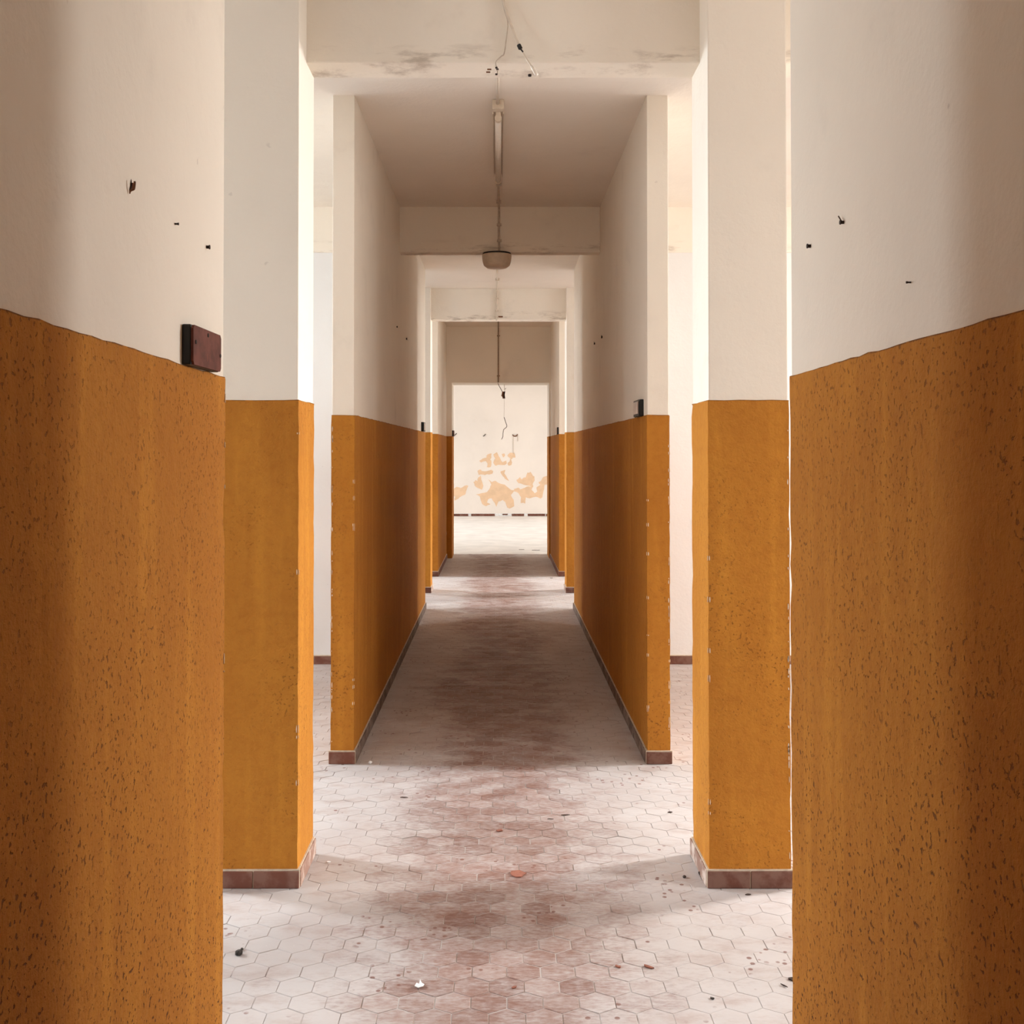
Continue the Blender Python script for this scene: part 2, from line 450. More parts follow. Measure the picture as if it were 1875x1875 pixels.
# left side then right side, near to far (x given at the corridor face)
wl0 = partition('wall_left', 'partition with ochre dado and brown box, nearest on the left', -.705, -.605, -2.23, 2.34, 1.607, 1.5605)
wr0 = partition('wall_right', 'partition with ochre dado, nearest on the right', .644, .744, -2.23, 2.34, 1.602, 1.5625)
wl1 = partition('wall_left.001', 'left partition of the dark middle corridor with ochre dado', -.748, -.650, 4.78, 9.41, 1.557, 1.556)
wr1 = partition('wall_right.001', 'right partition of the dark middle corridor with ochre dado and switch box', .668, .764, 4.78, 9.41, 1.557, 1.556)
wl2 = partition('wall_left.002', 'short left partition leading to the far doorway', -.776, -.676, 11.82, 13.79, 1.577)
wr2 = partition('wall_right.002', 'short right partition leading to the far doorway', .673, .773, 11.82, 13.79, 1.577)
wl3 = partition('wall_left.003', 'left partition of the corridor behind the camera', -.72, -.62, -7.0, -4.67, 1.56)
wr3 = partition('wall_right.003', 'right partition of the corridor behind the camera', .65, .75, -7.0, -4.67, 1.56)

random.seed(21)
chips(wl1, chip_run(-.748, 4.78, .06, 1.5, 34, .006), (-1, -1))
chips(wl1, chip_run(-.650, 4.78, .1, 1.3, 9, .0045), (1, -1))
chips(wr1, chip_run(.764, 4.78, .06, 1.45, 34, .006), (1, -1))
chips(wr1, chip_run(.668, 4.78, .2, 1.2, 8, .006), (-1, -1))
chips(wl0, chip_run(-.605, 2.34, 0.9, 1.55, 5, .004), (1, 1))

# pillars --------------------------------------------------------------------
pil = []
for i, (yc, lab) in enumerate(((-3.45, 'behind the camera'), (3.574, 'in the first cross opening'), (10.60, 'in the second cross opening'))):
    for s, xa, xb in (('left', -.922, -.647), ('right', .677, .933)):
        if i == 2: xa, xb = (-.945, -.670) if s == 'left' else (.668, .93)
        y0, y1 = yc-.14, yc+.14
        p = obj('pillar', BX(xa, xb, y0, y1, 0, CEIL+.01, bevel=.005, which='vertical'), M['plaster'])
        tag(p, f'{s} square pillar with ochre dado standing {lab}', 'pillar', kind='structure')
        dado(p, xa, xb, y0, y1, 1.5605 if i < 2 else 1.575)
        xi = xb if s == 'left' else xa; sg = 1 if s == 'left' else -1
        if i == 1:
            xo = xa if s == 'left' else xb
            chips(p, chip_run(xi, y0, .1, 1.5, 5 if s == 'left' else 6, .004), (sg, -1))
            chips(p, chip_run(xo, y0, .1, 1.5, 26, .006), (-sg, -1))
        pil.append((p, s, i, xa, xb, y0, y1))

# beams ------------------------------------------------------------------------
def beam(label, y0, y1, z0, mat='beam', name='beam'):
    b_ = obj(name, BX(-XW, XW, y0, y1, z0, CEIL+.01, bevel=.006), M[mat])
    return tag(b_, label, 'beam', kind='structure')
beam('plaster beam with a dirty lower edge across the first cross opening', 3.566, 3.714, 2.703)
beam('plaster beam with the bowl lamp, across the middle of the dark corridor', 6.985, 7.08, 2.698)
beam('pale plaster beam across the second cross opening', 10.53, 10.70, 2.692)
beam('plaster beam across the cross opening behind the camera', -3.46, -3.31, 2.703)
beam('plaster beam over the corridor behind the camera', .0, .10, 2.703)

# transverse walls of side rooms
for i, (yt, lab) in enumerate(((.05, 'behind the near partitions'), (7.03, 'at the back of the first side rooms'), )):
    for s in ('left', 'right'):
        xa, xb = (-XW, -.75) if s == 'left' else (.765, XW)
        if i == 0: xa, xb = (-XW, -.706) if s == 'left' else (.745, XW)
        w = obj(f'wall_{s}_back', BX(xa, xb, yt-.04, yt+.04, 0, 2.71), M['room'])
        tag(w, f'white {s} cross wall {lab}', 'wall', kind='structure')
# wall with the doorway to the hall
DX0, DX1, DZ = -.605, .655, 2.272
bm = bmesh.new()
box(bm, -XW, DX0, 13.79, HALL_Y0, 0, CEIL+.01); box(bm, DX1, XW, 13.79, HALL_Y0, 0, CEIL+.01); box(bm, DX0, DX1, 13.79, HALL_Y0, DZ, CEIL+.01)
wb = obj('wall_back', bm, M['plaster']); tag(wb, 'thick wall at the corridor end, pierced by the bright doorway', 'wall', kind='structure')
dado(wb, -.672, DX0, 13.79, HALL_Y0, 1.577); dado(wb, DX1, .669, 13.79, HALL_Y0, 1.577)

# outer walls with window openings -------------------------------------------------
for s, nm in ((-1, 'left'), (1, 'right')):
    bm = bmesh.new(); x0, x1 = (XW, XW+.22) if s > 0 else (-XW-.22, -XW)
    ws = sorted([(a, b) for q, a, b, *_ in WINDOWS if q == s]); y = -7.2
    for a, b in ws + [(HALL_Y1+.3, None)]:
        box(bm, x0, x1, y, a, 0, CEIL)
        if b: box(bm, x0, x1, a, b, 0, WIN_Z[0]); box(bm, x0, x1, a, b, WIN_Z[1], CEIL); y = b
    w = obj(f'wall_{nm}_outer', bm, M['room']); tag(w, f'white outer wall with windows along the {nm} side rooms', 'wall', kind='structure')
for i, (s, a, b, *_) in enumerate(WINDOWS):  # includes the fill windows added beside the cross walls
    bm = bmesh.new(); xm = s*(XW + .14); t = .035
    box(bm, xm-.03, xm+.03, a, a+t, *WIN_Z); box(bm, xm-.03, xm+.03, b-t, b, *WIN_Z)
    box(bm, xm-.03, xm+.03, a, b, WIN_Z[0], WIN_Z[0]+t); box(bm, xm-.03, xm+.03, a, b, WIN_Z[1]-t, WIN_Z[1])
    w = obj(f'window_{i+1}', bm, M['frame'])
    where = 'hall' if a > 14 else ('room behind the camera' if a < 0 else ('first side room' if a < 7 else 'second side room'))
    tag(w, f'unseen white framed window in the {"left" if s < 0 else "right"} outer wall of the {where}', 'window', kind='structure')
# closing walls
w = obj('wall_front', BX(-XW-.22, XW+.22, -7.2, -7.0, 0, CEIL), M['room']); tag(w, 'end wall of the corridor behind the camera', 'wall', kind='structure')

# far hall wall with peeled paint ------------------------------------------------------
wf = obj('wall_far', BX(-XW-.22, XW+.22, HALL_Y1, HALL_Y1+.3, 0, CEIL), M['hall']); tag(wf, 'pale far wall with peeling paint seen through the doorway', 'wall', kind='structure')
def zz(cx, cy): return (740 + cx*.192, 780 + cy*.192)          # pixel of a point in the enlarged view used for measuring
PATCH = [
 [(718,330),(745,312),(785,302),(795,272),(835,262),(832,300),(820,320),(832,350),(825,392),(790,392),(795,355),(780,335),(735,348)],
 [(850,272),(885,250),(900,285),(918,315),(940,345),(975,330),(980,352),(960,372),(895,370),(870,378),(850,345),(858,325),(870,312)],
 [(932,268),(955,262),(962,285),(945,300)],
 [(985,285),(1010,255),(1050,255),(1062,300),(1035,300),(1020,318),(1030,345),(1022,372),(995,378),(988,350),(1005,340),(1015,310)],
 [(700,428),(722,415),(740,430),(780,432),(830,418),(848,430),(842,455),(790,460),(740,462),(712,468)],
 [(920,432),(965,418),(955,450),(975,480),(1002,525),(975,512),(950,485),(930,462)],
 [(708,490),(728,470),(735,510),(755,575),(742,608),(700,590),(672,568),(660,535),(680,515),(700,528)],
 [(1070,515),(1105,488),(1120,510),(1160,490),(1175,445),(1205,437),(1225,470),(1242,480),(1245,520),(1225,555),(1230,585),(1195,570),(1140,560),(1090,545)],
 [(1282,535),(1310,515),(1330,485),(1380,470),(1380,560),(1340,560),(1335,600),(1318,680),(1300,692),(1260,675),(1200,690),(1160,680),(1155,740),(1112,735),(1115,680),(1090,640),(1050,625),(1045,602),(1090,588),(1110,605),(1150,590),(1185,575),(1225,580),(1215,610),(1245,642),(1270,625),(1262,585),(1300,560)],
 [(800,508),(835,535),(870,522),(905,545),(960,560),(995,590),(1020,610),(1060,612),(1030,645),(1018,660),(1045,705),(1050,765),(1005,788),(985,780),(965,725),(940,705),(900,720),(880,770),(865,735),(835,690),(800,700),(790,730),(825,745),(780,765),(745,745),(728,700),(720,670),(685,652),(740,640),(790,630),(820,590),(832,560)],
 [(470,600),(500,580),(540,592),(575,570),(612,570),(590,625),(580,655),(530,680),(505,700),(480,712),(488,675),(470,665)],
]
for poly in PATCH:
    pts = [at_y(*zz(*c), HALL_Y1) for c in poly]
    cx = sum(p.x for p in pts)/len(pts); cz = sum(p.z for p in pts)/len(pts)
    # a slightly rough outline
    out = []
    for a, b in zip(pts, pts[1:] + pts[:1]):
        out.append((a.x-cx, a.z-cz)); m = (a+b)/2; out.append((m.x-cx+random.gauss(0, .006), m.z-cz+random.gauss(0, .006)))
    b2 = prism(bmesh.new(), out, .004, Matrix(((1, 0, 0, cx), (0, 0, -1, HALL_Y1 + .0005), (0, 1, 0, cz), (0, 0, 0, 1))))
    bmesh.ops.triangulate(b2, faces=[f for f in b2.faces if len(f.verts) > 4])
    o = obj('peeled_patch', b2, M['peel'], wf); o['label'] = 'beige patch where the paint has peeled'
# broken skirting of the far wall
bs = obj('baseboard_far', BX(-XW, XW, HALL_Y1-.006, HALL_Y1, 0, .058), M['flake']); tag(bs, 'broken red skirting with gaps along the peeling far wall', 'skirting', kind='structure')
for a, b, z0, z1 in ((829, 857.5, .0, .05), (863, 906, 0, .052), (920.5, 929.5, .024, .052), (937, 959.5, 0, .052), (966, 998, .002, .052), (1000, 1014, 0, .05), (780, 826, 0, .05)):
    xa, xb = (a-PPX)/FPX*HALL_Y1, (b-PPX)/FPX*HALL_Y1; n = max(1, round((xb-xa)/.2)); l = (xb-xa)/n
    for k in range(n):
        b2 = box(bmesh.new(), xa+k*l+.002, xa+(k+1)*l-.002, HALL_Y1-.016, HALL_Y1-.004, z0+.001, z1, bevel=.003)
        for v in b2.verts: v.co.x += random.gauss(0, .004)
        obj('tile', b2, M['skirt'], bs)

# skirting -------------------------------------------------------------------------------
def around(xa, xb, y0, y1, faces):
    r = []; t = .0105
    if 'f' in faces: r.append(((xa-t, y0-.003, 0), (xb+t, y0-.003, 0), (0, -1, 0)))
    if 'b' in faces: r.append(((xa-t, y1+.003, 0), (xb+t, y1+.003, 0), (0, 1, 0)))
    if 'l' in faces: r.append(((xa-.003, y0-.003, 0), (xa-.003, y1+.003, 0), (-1, 0, 0)))
    if 'r' in faces: r.append(((xb+.003, y0-.003, 0), (xb+.003, y1+.003, 0), (1, 0, 0)))
    return r
skirt('baseboard_left', 'terracotta skirting across the front end of the left middle partition', around(-.748, -.650, 4.78, 9.41, 'f'), M['skirt'], seed=1)
skirt('baseboard_left.001', 'dusty skirting along the left wall of the dark middle corridor', around(-.748, -.650, 4.78, 9.41, 'r'), M['grimskirt'], seed=2)
skirt('baseboard_right', 'terracotta skirting across the front end of the right middle partition', around(.668, .764, 4.78, 9.41, 'f'), M['skirt'], seed=3)
skirt('baseboard_right.001', 'dusty skirting along the right wall of the dark middle corridor', around(.668, .764, 4.78, 9.41, 'l'), M['grimskirt'], seed=4)
skirt('baseboard_left.002', 'skirting round the short left partition by the far doorway', around(-.776, -.676, 11.82, 13.79, 'f') + around(-.776, -.676, 11.82, 13.79, 'r'), M['skirt'], seed=5)
skirt('baseboard_right.002', 'skirting round the short right partition by the far doorway', around(.673, .773, 11.82, 13.79, 'f') + around(.673, .773, 11.82, 13.79, 'l'), M['skirt'], seed=6)
for p, s, i, xa, xb, y0, y1 in pil:
    if i == 0: continue
    w = 'first' if i == 1 else 'second'; side = 'r' if s == 'left' else 'l'
    skirt(f'baseboard_{s}.01{i}', f'terracotta skirting on the front of the {s} pillar of the {w} cross opening', around(xa, xb, y0, y1, 'f'), M['skirt'], length=.15 if i == 1 else .2, seed=10+i)
    skirt(f'baseboard_{s}.02{i}', f'dusty skirting on the inward side of the {s} pillar of the {w} cross opening', around(xa, xb, y0, y1, side), M['dustyskirt'], length=.3, seed=14+i)
skirt('baseboard_left.003', 'red skirting along the back wall of the first left side room', [((-2.4, 6.989, 0), (-.76, 6.989, 0), (0, -1, 0))], M['skirt'], length=.145, seed=21)
skirt('baseboard_right.003', 'red skirting along the back wall of the first right side room', [((.775, 6.989, 0), (2.6, 6.989, 0), (0, -1, 0))], M['skirt'], length=.30, seed=22)

# ------------------------------------------------------------------ electrical boxes on the dado line
def wall_box(label, x, sgn, y0, y1, z0, face_mat, side_mat, detail, group=None):
    """box on a wall whose face looks along sgn*x"""
    t = empty('switch_box', (x, (y0+y1)/2, z0)); tag(t, label, 'switch box', group)
    h, l, d = .078, y1-y0, .022
    bm = bmesh.new(); box(bm, 0, sgn*d*.8, -l/2, l/2, 0, h, bevel=.003); obj('housing', bm, M[side_mat], t)
    bm = bmesh.new()
    e = .008
    P = [(-l/2+e*.2, e), (-l/2+e, 0.001), (l/2-e, .001), (l/2-.001, e), (l/2-.001, h-e), (l/2-e, h-.001), (-l/2+e, h-.001), (-l/2+.001, h-e)]
    prism(bm, P, d*.22, Matrix(((0, 0, sgn, sgn*d*.79), (1, 0, 0, 0), (0, 1, 0, 0), (0, 0, 0, 1)))); cv = obj('cover', bm, M[face_mat], t)
    if detail == 'screws':
        for yy, q in ((-l*.42, .045), (0.0, h*.86), (l*.46, .034)):
            bm = bmesh.new(); lathe(bm, [(.0042, 0), (.0042, .0012), (.003, .0018)], 10)
            bmesh.ops.transform(bm, matrix=Matrix.Translation((sgn*(d*1.005), yy, q)) @ Matrix.Rotation(sgn*math.pi/2, 4, 'Y'), verts=bm.verts)
            obj('screw', bm, M['dark'], cv)
        for yy in (-.005, .012):
            bm = box(bmesh.new(), sgn*d*.99, sgn*(d*1.02), yy, yy+.002, .014, .030); o = obj('scratch', bm, M['clay'], cv)
    if detail == 'rocker':
        bm = box(bmesh.new(), sgn*d*.98, sgn*(d*1.16), -l*.40, -l*.02, .012, h-.008, bevel=.002); obj('rocker', bm, M['switch'], cv)
        bm = box(bmesh.new(), sgn*d*.98, sgn*(d*1.16), l*.02, l*.40, .012, h-.008, bevel=.002); obj('rocker', bm, M['switch'], cv)
    return t
wall_box('wide brown box with black side on the near left wall above the dado', -.605, 1, 2.03, 2.235, 1.563, 'brown', 'black', 'screws')
wall_box('black box with pale worn switches on the right wall of the dark middle corridor', .668, -1, 4.90, 5.10, 1.556, 'black', 'black', 'rocker')
wall_box('small black box at the far end of the left middle partition', -.650, 1, 8.93, 9.13, 1.557, 'black', 'black', 'rocker')
wall_box('small dark box with a pale face on the short right partition by the doorway', .673, -1, 11.93, 12.13, 1.577, 'switch', 'black', 'rocker')
wall_box('small black box inside the left reveal of the far doorway', -.605, 1, 13.84, 14.04, 1.577, 'brown', 'black', 'plain')

# ------------------------------------------------------------------ fluorescent fitting
fx = -.002; t = empty('fluorescent_lamp', (fx, 5.4, CEIL)); tag(t, 'bare fluorescent tube on a narrow batten under the dark corridor ceiling', 'lamp')
def L(bm, nm, mat, par=None, sm=False):
    bmesh.ops.translate(bm, vec=(-fx, -5.4, -CEIL), verts=bm.verts); return obj(nm, bm, M[mat], par or t, sm)
bt = L(box(bmesh.new(), fx-.024, fx+.024, 4.86, 6.02, CEIL-.036, CEIL-.001, bevel=.003), 'batten', 'enamel')
L(box(bmesh.new(), fx-.027, fx+.027, 4.83, 4.88, CEIL-.044, CEIL-.001, bevel=.003), 'end_box', 'enamel')
for yy, d in ((4.895, 1), (6.03, -1)):
    bm = box(bmesh.new(), fx-.012, fx+.012, yy-.012, yy+.012, CEIL-.082, CEIL-.034, bevel=.003); lh = L(bm, 'lamp_holder', 'enamel')
    bm = bmesh.new(); tube(bm, [(fx, yy-.014, CEIL-.070), (fx, yy+.018, CEIL-.070)], .0165, 16); L(bm, 'holder_ring', 'enamel', lh)
bm = bmesh.new(); tube(bm, [(fx, 4.91, CEIL-.070), (fx, 6.02, CEIL-.070)], .0150, 18); L(bm, 'tube', 'tube', None, True)
for a, b in ((-.026, -.022), (.022, .026)):
    L(box(bmesh.new(), fx+a, fx+b, 4.88, 6.01, CEIL-.052, CEIL-.004), 'reflector_lip', 'enamel', bt)

# ------------------------------------------------------------------ conduits
def conduit(label, pts, r, mat, clips=(), cr=1.7):
    c = Vector(pts[0]); t = empty('conduit', c); tag(t, label, 'conduit')
    bm = bmesh.new(); tube(bm, [Vector(p)-c for p in pts], r, 10); obj('pipe', bm, M[mat], t, True)
    for p, axis in clips:
        p = Vector(p)-c; w = r*cr
        bm = bmesh.new()
        ext = {'y': (w*1.3, .006, w), 'z': (w*1.3, w, .007)}[axis]
        box(bm, p.x-ext[0], p.x+ext[0], p.y-ext[1], p.y+ext[1], p.z-ext[2], p.z+ext[2], bevel=.0015); obj('clip', bm, M[mat], t)
    return t
cz = CEIL - .008
conduit('pale conduit on the ceiling between the first beam and the fluorescent fitting', [(-.004, 3.72, cz), (-.004, 4.845, cz-.012)], .0075, 'white_plastic', [((-.004, 4.45, cz), 'y'), ((-.004, 4.0, cz), 'y')])
yb = 6.985 - .008
conduit('dark conduit running from the fluorescent fitting down to the bowl lamp',
        smooth_path([(0, 6.03, cz), (.001, 6.6, cz), (.002, yb-.02, cz), (.003, yb-.002, cz-.03), (.002, yb, 2.85), (.003, yb, 2.70), (.000, yb-.004, 2.670)], 5), .007, 'palewire',
        [((.001, 6.35, cz), 'y'), ((.001, 6.8, cz), 'y'), ((.003, yb, 2.88), 'z'), ((.004, yb, 2.775), 'z')])
y2 = 10.53 - .008
conduit('white conduit down the pale beam of the second cross opening',
        smooth_path([(-.004, 7.09, cz), (-.010, 9.4, cz), (-.014, y2-.02, cz), (-.016, y2, cz-.03), (-.017, y2, 2.84), (-.019, y2, 2.68)], 5), .0085, 'white_plastic',
        [((-.012, 9.9, cz), 'y'), ((-.016, y2, 2.9), 'z'), ((-.018, y2, 2.78), 'z'), ((-.019, y2, 2.71), 'z')])
y3 = 13.79 - .008
conduit('dark conduit down the plaster above the far doorway',
        smooth_path([(-.006, 10.71, cz), (-.004, 12.5, cz), (-.003, y3-.02, cz), (-.002, y3, cz-.03), (-.003, y3, 2.6), (-.004, y3, 2.275)], 5), .009, 'pipe',
        [((-.002, y3, 2.88), 'z'), ((-.003, y3, 2.36), 'z')])
o = obj('cable_gland', box(bmesh.new(), -.004, .042, 10.520, 10.531, 2.713, 2.727, bevel=.004), M['wood']); tag(o, 'small dark slot beside the conduit at the foot of the pale beam', 'gland')

# bowl lamp under the middle beam
lx, ly = -.012, 7.0; t = empty('bowl_lamp', (lx, ly, 2.698)); tag(t, 'bowl-shaped ceiling lamp under the middle beam with a black rim', 'lamp')
bm = bmesh.new(); lathe(bm, [(.052, 0), (.055, -.004), (.055, -.020), (.050, -.022)], 24, (0, 0, 0)); obj('base', bm, M['black'], t, False)
bm = bmesh.new(); lathe(bm, [(.090, -.012), (.0955, -.012), (.097, -.022), (.094, -.055), (.086, -.082), (.066, -.098), (.03, -.103), (.001, -.104)], 32); obj('bowl', bm, M['enamel'], t, True)
bm = bmesh.new(); lathe(bm, [(.086, -.0015), (.0925, -.0015), (.0925, -.0125), (.086, -.0125)], 32); obj('rim', bm, M['black'], t)

# cables on the first beam
yf = 3.566
pa = [at_y(x, y, yf-.006) for x, y in ((917, -14), (924, 20), (930, 42), (927, 72), (923, 98), (918, 103), (909, 112), (908, 119), (911, 126), (911, 132), (910, 137))]
bm = bmesh.new(); c = pa[0].copy(); tube(bm, [p-c for p in smooth_path(pa, 4)], .0021, 7); 
t = empty('thin_cable', c); tag(t, 'thin pale wire wandering down the first beam to the conduit', 'cable'); obj('wire', bm, M['palewire'], t, True)
for px, py in ((909, 124), (911, 127), (909, 136)):
    p = at_y(px, py, yf-.006)-c; bm = bmesh.new(); box(bm, p.x-.004, p.x+.004, p.y-.004, p.y+.005, p.z-.002, p.z+.002, bevel=.001); obj('staple', bm, M['dark'], t)
pb = [at_y(918, -14, yf-.010), at_y(927, 20, yf-.016), at_y(938, 52, yf-.022), at_y(951, 84, yf-.026), at_y(964, 107, yf-.026), at_y(975, 124, yf-.022), at_y(981, 133, yf-.020)]
c = pb[0].copy(); t = empty('thick_cable', c); tag(t, 'thick white cable hanging loose off the first beam with black connector', 'cable')
bm = bmesh.new(); tube(bm, [p-c for p in smooth_path(pb[:4], 5)], .0048, 10); obj('sheath', bm, M['white_plastic'], t, True)
bm = bmesh.new(); tube(bm, [p-c for p in smooth_path(pb[3:], 5)], [.0030]*6+[.0036]*5+[.0045]*5 , 10); obj('sheath', bm, M['white_plastic'], t, True)
a, b = at_y(949.5, 81.5, yf-.028)-c, at_y(953.5, 90, yf-.028)-c
bm = bmesh.new(); tube(bm, [a, a+(b-a)*.08, b-(b-a)*.08, b], [.0055, .0072, .0072, .0055], 8); cn = obj('connector', bm, M['black'], t); cn['label'] = 'black connector'
bm = bmesh.new(); tube(bm, [b, at_y(958, 95.5, yf-.028)-c], .0026, 8); obj('pin', bm, M['black'], cn)
a, b = at_y(973, 121, yf-.023)-c, at_y(983.5, 138.5, yf-.021)-c
bm = bmesh.new(); tube(bm, [a, a+(b-a)*.3, a+(b-a)*.75, a+(b-a)*.95, b], [.0044, .0058, .0068, .0058, .003], 10); obj('end_cap', bm, M['tube'], t, True)
p = at_y(970, 138, yf-.004)
o = obj('screw_hook', lathe(bmesh.new(), [(.001, -.004), (.006, -.003), (.006, .003), (.001, .004)], 12, p), M['dark']); tag(o, 'dark screw head under the lower edge of the first beam', 'screw')
for q, (px, py) in enumerate(((896, 128), (894, 133))):
    p = at_y(px, py, yf+.004); o = obj('rust_nick', BX(p.x-.007, p.x+.007, yf-.003, yf+.002, p.z-.0022, p.z+.0022, bevel=.001), M['wood']); tag(o, ('upper' if q == 0 else 'lower') + ' of two brown nail stubs beside the thin wire on the beam', 'nail', 'nail stubs on the beam')

# hanging wire in the doorway
yh = 13.93
def hw(x, y): return at_y(x, y, yh)
c = hw(911.5, 700); t = empty('hanging_wire', c); tag(t, 'brown wire dangling in the far doorway with a terminal block', 'wire')
def HW(pts, r, nm, mat, n=5):
    bm = bmesh.new(); tube(bm, [p-c for p in smooth_path([hw(*q) for q in pts], n)], r, 7); return obj(nm, bm, M[mat], t, True)
HW([(911.3, 699.5), (913, 705), (917, 712), (920.5, 719)], .0042, 'lead', 'wire')
HW([(923.3, 704), (923.8, 711), (924.5, 718)], .0028, 'lead', 'palewire'); HW([(924, 713), (925, 712.2), (926.5, 710.8)], .003, 'lead', 'wire', 2)
bm = bmesh.new(); P = [(919.5, 717), (925.3, 716.8), (924.2, 723), (925.2, 729.8), (920.2, 729.8), (919.8, 727), (917.6, 724.3), (918.6, 722.3)]
pp = [hw(*q) for q in P]
prism(bm, [((q-c).x, (q-c).z) for q in pp][::-1], .02, Matrix(((1, 0, 0, 0), (0, 0, 1, -.01), (0, 1, 0, 0), (0, 0, 0, 1)))); blk = obj('terminal_block', bm, M['wood'], t)
blk2 = bmesh.new(); P = [(922.2, 717.5), (925.2, 717), (924.0, 723), (925.0, 729.6), (922.6, 729.6), (922.4, 723)]
prism(blk2, [((hw(*q)-c).x, (hw(*q)-c).z) for q in P][::-1], .004, Matrix(((1, 0, 0, 0), (0, 0, 1, -.0135), (0, 1, 0, 0), (0, 0, 0, 1)))); obj('clamp', blk2, M['dark'], blk)
HW([(923.2, 730), (923.4, 742), (923, 764)], .0016, 'thread', 'palewire')
HW([(923, 764), (925.5, 772), (927.9, 779), (927, 782.5), (924, 785), (922.3, 787), (921, 793), (920.7, 799), (919.5, 802.5), (918.2, 804.5)], .0040, 'sheathed_end', 'wire')

# far wall: hook rail with trailing wire, two stubs
yw = HALL_Y1
def fw(x, y, d=.01): return at_y(x, y, yw-d)
c = fw(943.5, 797); t = empty('wall_hook', c); tag(t, 'small bent bracket with a trailing thread on the peeling far wall', 'hook')
bm = bmesh.new(); tube(bm, [p-c for p in smooth_path([fw(938.6, 795.5), fw(940, 798), (fw(943, 798.6)), fw(946, 797.8), fw(947.5, 795)], 3)], .011, 8); obj('bracket', bm, M['wood'], t)
bm = bmesh.new(); tube(bm, [fw(940, 798)-c, fw(939.8, 812)-c, fw(940, 832)-c], .0045, 6); obj('thread', bm, M['palewire'], t)
bm = bmesh.new(); tube(bm, [fw(946.8, 797)-c, fw(947.6, 802)-c, fw(948.3, 808)-c], .0045, 6); obj('thread', bm, M['palewire'], t)
for px, py, lab in ((887, 797, 'bent grey peg on the far wall above the peeled patches'), (834, 795.5, 'grey peg on the far wall beside the left door reveal')):
    a = fw(px-2.2, py+1.8); b = fw(px+2.2, py-2.2); bm = bmesh.new(); tube(bm, [a, (a+b)/2+Vector((0, 0, -.006)), b], .009, 7); o = obj('peg', bm, M['stone']); tag(o, lab, 'peg', 'pegs on the far wall')

# ------------------------------------------------------------------ pegs and plug holes on the side walls
def plug(px, py, x, sgn, label, r=.004, group=None, tail=False):
    p = at_x(px, py, x); t = empty('wall_plug', p); tag(t, label, 'plug', group)
    bm = bmesh.new(); tube(bm, [(-sgn*.002, 0, 0), (sgn*.006, 0, 0)], r, 9); obj('shank', bm, M['dark'], t)
    bm = bmesh.new(); lathe(bm, [(r*1.35, -.001), (r*1.35, .001)], 10); bmesh.ops.transform(bm, matrix=Matrix.Translation((sgn*.0065, 0, 0)) @ Matrix.Rotation(math.pi/2, 4, 'Y'), verts=bm.verts); obj('head', bm, M['dark'], t)
    if tail:
        bm = bmesh.new(); tube(bm, [(sgn*.004, .002, .003), (sgn*.006, .012, .014)], .0013, 6); obj('bent_nail', bm, M['wire'], t)
p = at_x(241, 342, -.605); t = empty('wooden_hook', p); tag(t, 'dark wooden hook sticking out high on the near left wall', 'hook')
def wl(px, py, dy=0.0): return at_y(px, py, p.y - .016 + dy) - p
bm = bmesh.new(); tube(bm, smooth_path([wl(246.3, 332), wl(246.8, 335), wl(246.2, 341), wl(245.4, 346), wl(243, 347.5), wl(240, 348.5), wl(238.2, 351), wl(237.8, 355)], 3), [.0012]+[.0019]*17+[.0016, .0013, .0010, .0006], 8); obj('hook', bm, M['wood'], t)
bm = bmesh.new(); tube(bm, smooth_path([wl(238, 350, .006), wl(239.3, 344, .008), wl(240.2, 338, .010), wl(240.1, 331, .012), wl(239.4, 327, .014)], 3), [.0022, .0020, .0017, .0015, .0013, .0012, .0011, .0010, .0009, .0008, .0007, .0006, .0005], 8); obj('prong', bm, M['dark'], t)
bm = bmesh.new(); tube(bm, [wl(243, 335, .012), wl(243, 346, .012)], .0019, 8); obj('plate', bm, M['clay'], t)
plug(320, 410, -.605, 1, 'tiny brown plug between the wooden hook and brown box on the left wall', .0018)
plug(378, 452.5, -.605, 1, 'dark plug on the near left wall above the brown box', .0034)
plug(1545, 407, .644, -1, 'dark plug with bent nail on the near right wall', .0032, None, True)
plug(1484, 450.5, .644, -1, 'dark plug on the near right wall nearest its free end', .0036)
plug(1668, 517, .644, -1, 'faint small plug on the near right wall closer to the dado', .0014)
plug(726, 598.5, -.650, 1, 'small plug on the left wall of the dark middle corridor, the nearer one', .005)
plug(743.5, 620.5, -.650, 1, 'small plug on the left wall of the dark middle corridor, the farther one', .006)
plug(1103, 617, .668, -1, 'dark plug on the right wall of the dark middle corridor, the nearer one', .008, None, True)
plug(1089.5, 629, .668, -1, 'dark plug on the right wall of the dark middle corridor, the farther one', .007, None, True)

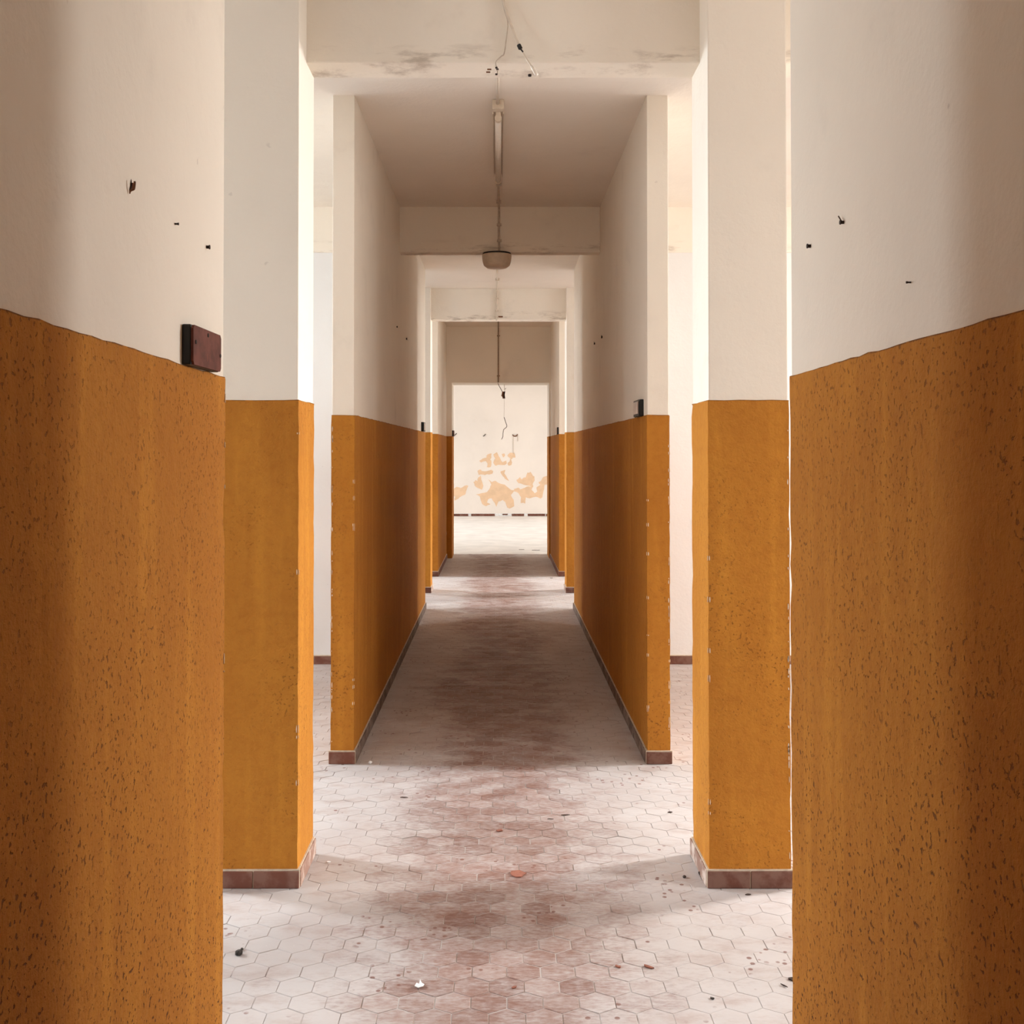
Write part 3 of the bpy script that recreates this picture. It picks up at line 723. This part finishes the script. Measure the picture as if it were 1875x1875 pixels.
# ------------------------------------------------------------------ litter on the floor
def ground(px, py): return at_z(px, py, 0.0005)
def bit(name, px, py, size, mat, label, kind='chip', ang=0.0, h=.3, group=None, cat='litter'):
    p = ground(px, py); bm = bmesh.new(); rr = random.Random(int(px*7+py))
    if kind == 'pebble':
        bmesh.ops.create_icosphere(bm, subdivisions=2, radius=size)
        for v in bm.verts: v.co *= rr.uniform(.78, 1.15); v.co.z *= .75
        bmesh.ops.translate(bm, vec=(0, 0, size*.55), verts=bm.verts)
    elif kind == 'stick':
        L_ = size; n = 5
        pts = [Vector((math.cos(ang)*(k/(n-1)-.5)*L_, math.sin(ang)*(k/(n-1)-.5)*L_ + rr.uniform(-1, 1)*L_*.05, L_*.05+.001)) for k in range(n)]
        tube(bm, pts, [L_*h*.5, L_*h*.9, L_*h, L_*h*.8, L_*h*.4], 7)
    elif kind == 'leaf':                       # curled flake with two tips
        P = [(-.5, -.25), (-.15, -.5), (.35, -.42), (.5, .0), (.25, .35), (.08, 1.0), (-.02, .3), (-.3, .42)]
        P = [(x*size*rr.uniform(.9, 1.1), y*size*rr.uniform(.9, 1.1)) for x, y in P]
        prism(bm, P, .0012, Matrix.Rotation(ang, 4, 'Z'))
        for v in bm.verts: v.co.z += .0006 + abs(v.co.x)*.28 + abs(v.co.y)*.10
    else:
        n = 10; P = []
        for k in range(n):
            a = 2*math.pi*k/n; r = size*rr.uniform(.62, 1.08)
            P.append((r*math.cos(a), r*math.sin(a)*h*2))
        prism(bm, P, .0022, Matrix.Rotation(ang, 4, 'Z'))
        for v in bm.verts: v.co.z += .0004 + (rr.uniform(0, .0012) if v.co.z > .001 else 0)
    o = obj(name, bm, M[mat]); o.location = p; tag(o, label, cat, group)
    return o
bit('pebble', 437, 1748, .0105, 'stone', 'dark grey pebble on dusty tiles by the near left wall', 'pebble', cat='stone')
bit('pebble', 443, 1739.5, .0048, 'stone', 'crumb of dark stone touching the back of the grey pebble', 'pebble', cat='stone')
bit('paper_flake', 768, 1806, .026, 'flake', 'curled white paint flake lying on the worn tiles', 'leaf', .1)
bit('clay_shard', 948, 1600, .030, 'clay', 'large flat red clay shard where the pillar shadows meet', 'chip', .05, .55)
bit('clay_shard', 915, 1521, .017, 'clay', 'red clay shard on the bright tiles beyond the crossed shadows', 'chip', .7, .32)
bit('clay_shard', 1132, 1771, .012, 'clay', 'short red clay shard on the bright tiles near the right wall', 'chip', -.75, .22)
bit('clay_shard', 1187, 1771, .017, 'clay', 'long slanting red clay shard near the right wall', 'chip', -.55, .18)
bit('clay_shard', 941, 1809, .010, 'clay', 'small red clay shard to the right of the white flake', 'chip', .7, .25)
bit('twig', 1035.5, 1493.5, .034, 'stick', 'short dark twig on the bright tiles beyond the shadows', 'stick', .05, .07)
bit('twig', 1008, 1500.5, .024, 'stick', 'thinner dark twig just before the short dark twig', 'stick', -.1, .07)
bit('twig', 740, 1461, .032, 'stick', 'dark twig on the tiles in front of the left middle partition', 'stick', -.05, .07)
bit('twig', 1227, 1488, .019, 'stick', 'stubby dark twig between the right pillar and the right partition', 'stick', .1, .14)
bit('twig', 1370, 1639, .019, 'stick', 'grey twig in front of the right pillar', 'stick', .05, .14)
bit('twig', 1436, 1806, .022, 'stick', 'curved dark sliver at the foot of the near right wall', 'stick', -.9, .09)
bit('bark_chip', 1451, 1794, .012, 'dark', 'dark bark chip against the near right wall', 'chip', .1, .4)
bit('bark_chip', 1304, 1829, .0075, 'stone', 'small grey chip on the bright tiles before the right wall', 'chip', -.5, .4)
bit('crumb', 1282.5, 1601, .0075, 'dark', 'dark crumb at the inner corner of the right pillar', 'pebble')
bit('crumb', 1253, 1607, .006, 'stone', 'grey crumb lying off the inner side of the right pillar', 'pebble')
bit('crumb', 602, 1579, .007, 'flake', 'white crumb in the left pillar shadow', 'chip', .2, .4)
bit('crumb', 678, 1398, .009, 'flake', 'pale crumb at the mouth of the dark middle corridor', 'pebble')
bit('crumb', 1010, 1058.5, .016, 'stick', 'dark crumb on the far bright strip before the last dark corridor', 'chip', 0, .3)
bit('bark_chip', 955, 1006.5, .05, 'stick', 'dark bark strip on the bright hall floor past the doorway', 'chip', 0, .12)
bit('bark_chip', 982, 1007.5, .06, 'stick', 'longer dark bark strip at the right of the hall floor', 'chip', .03, .10)
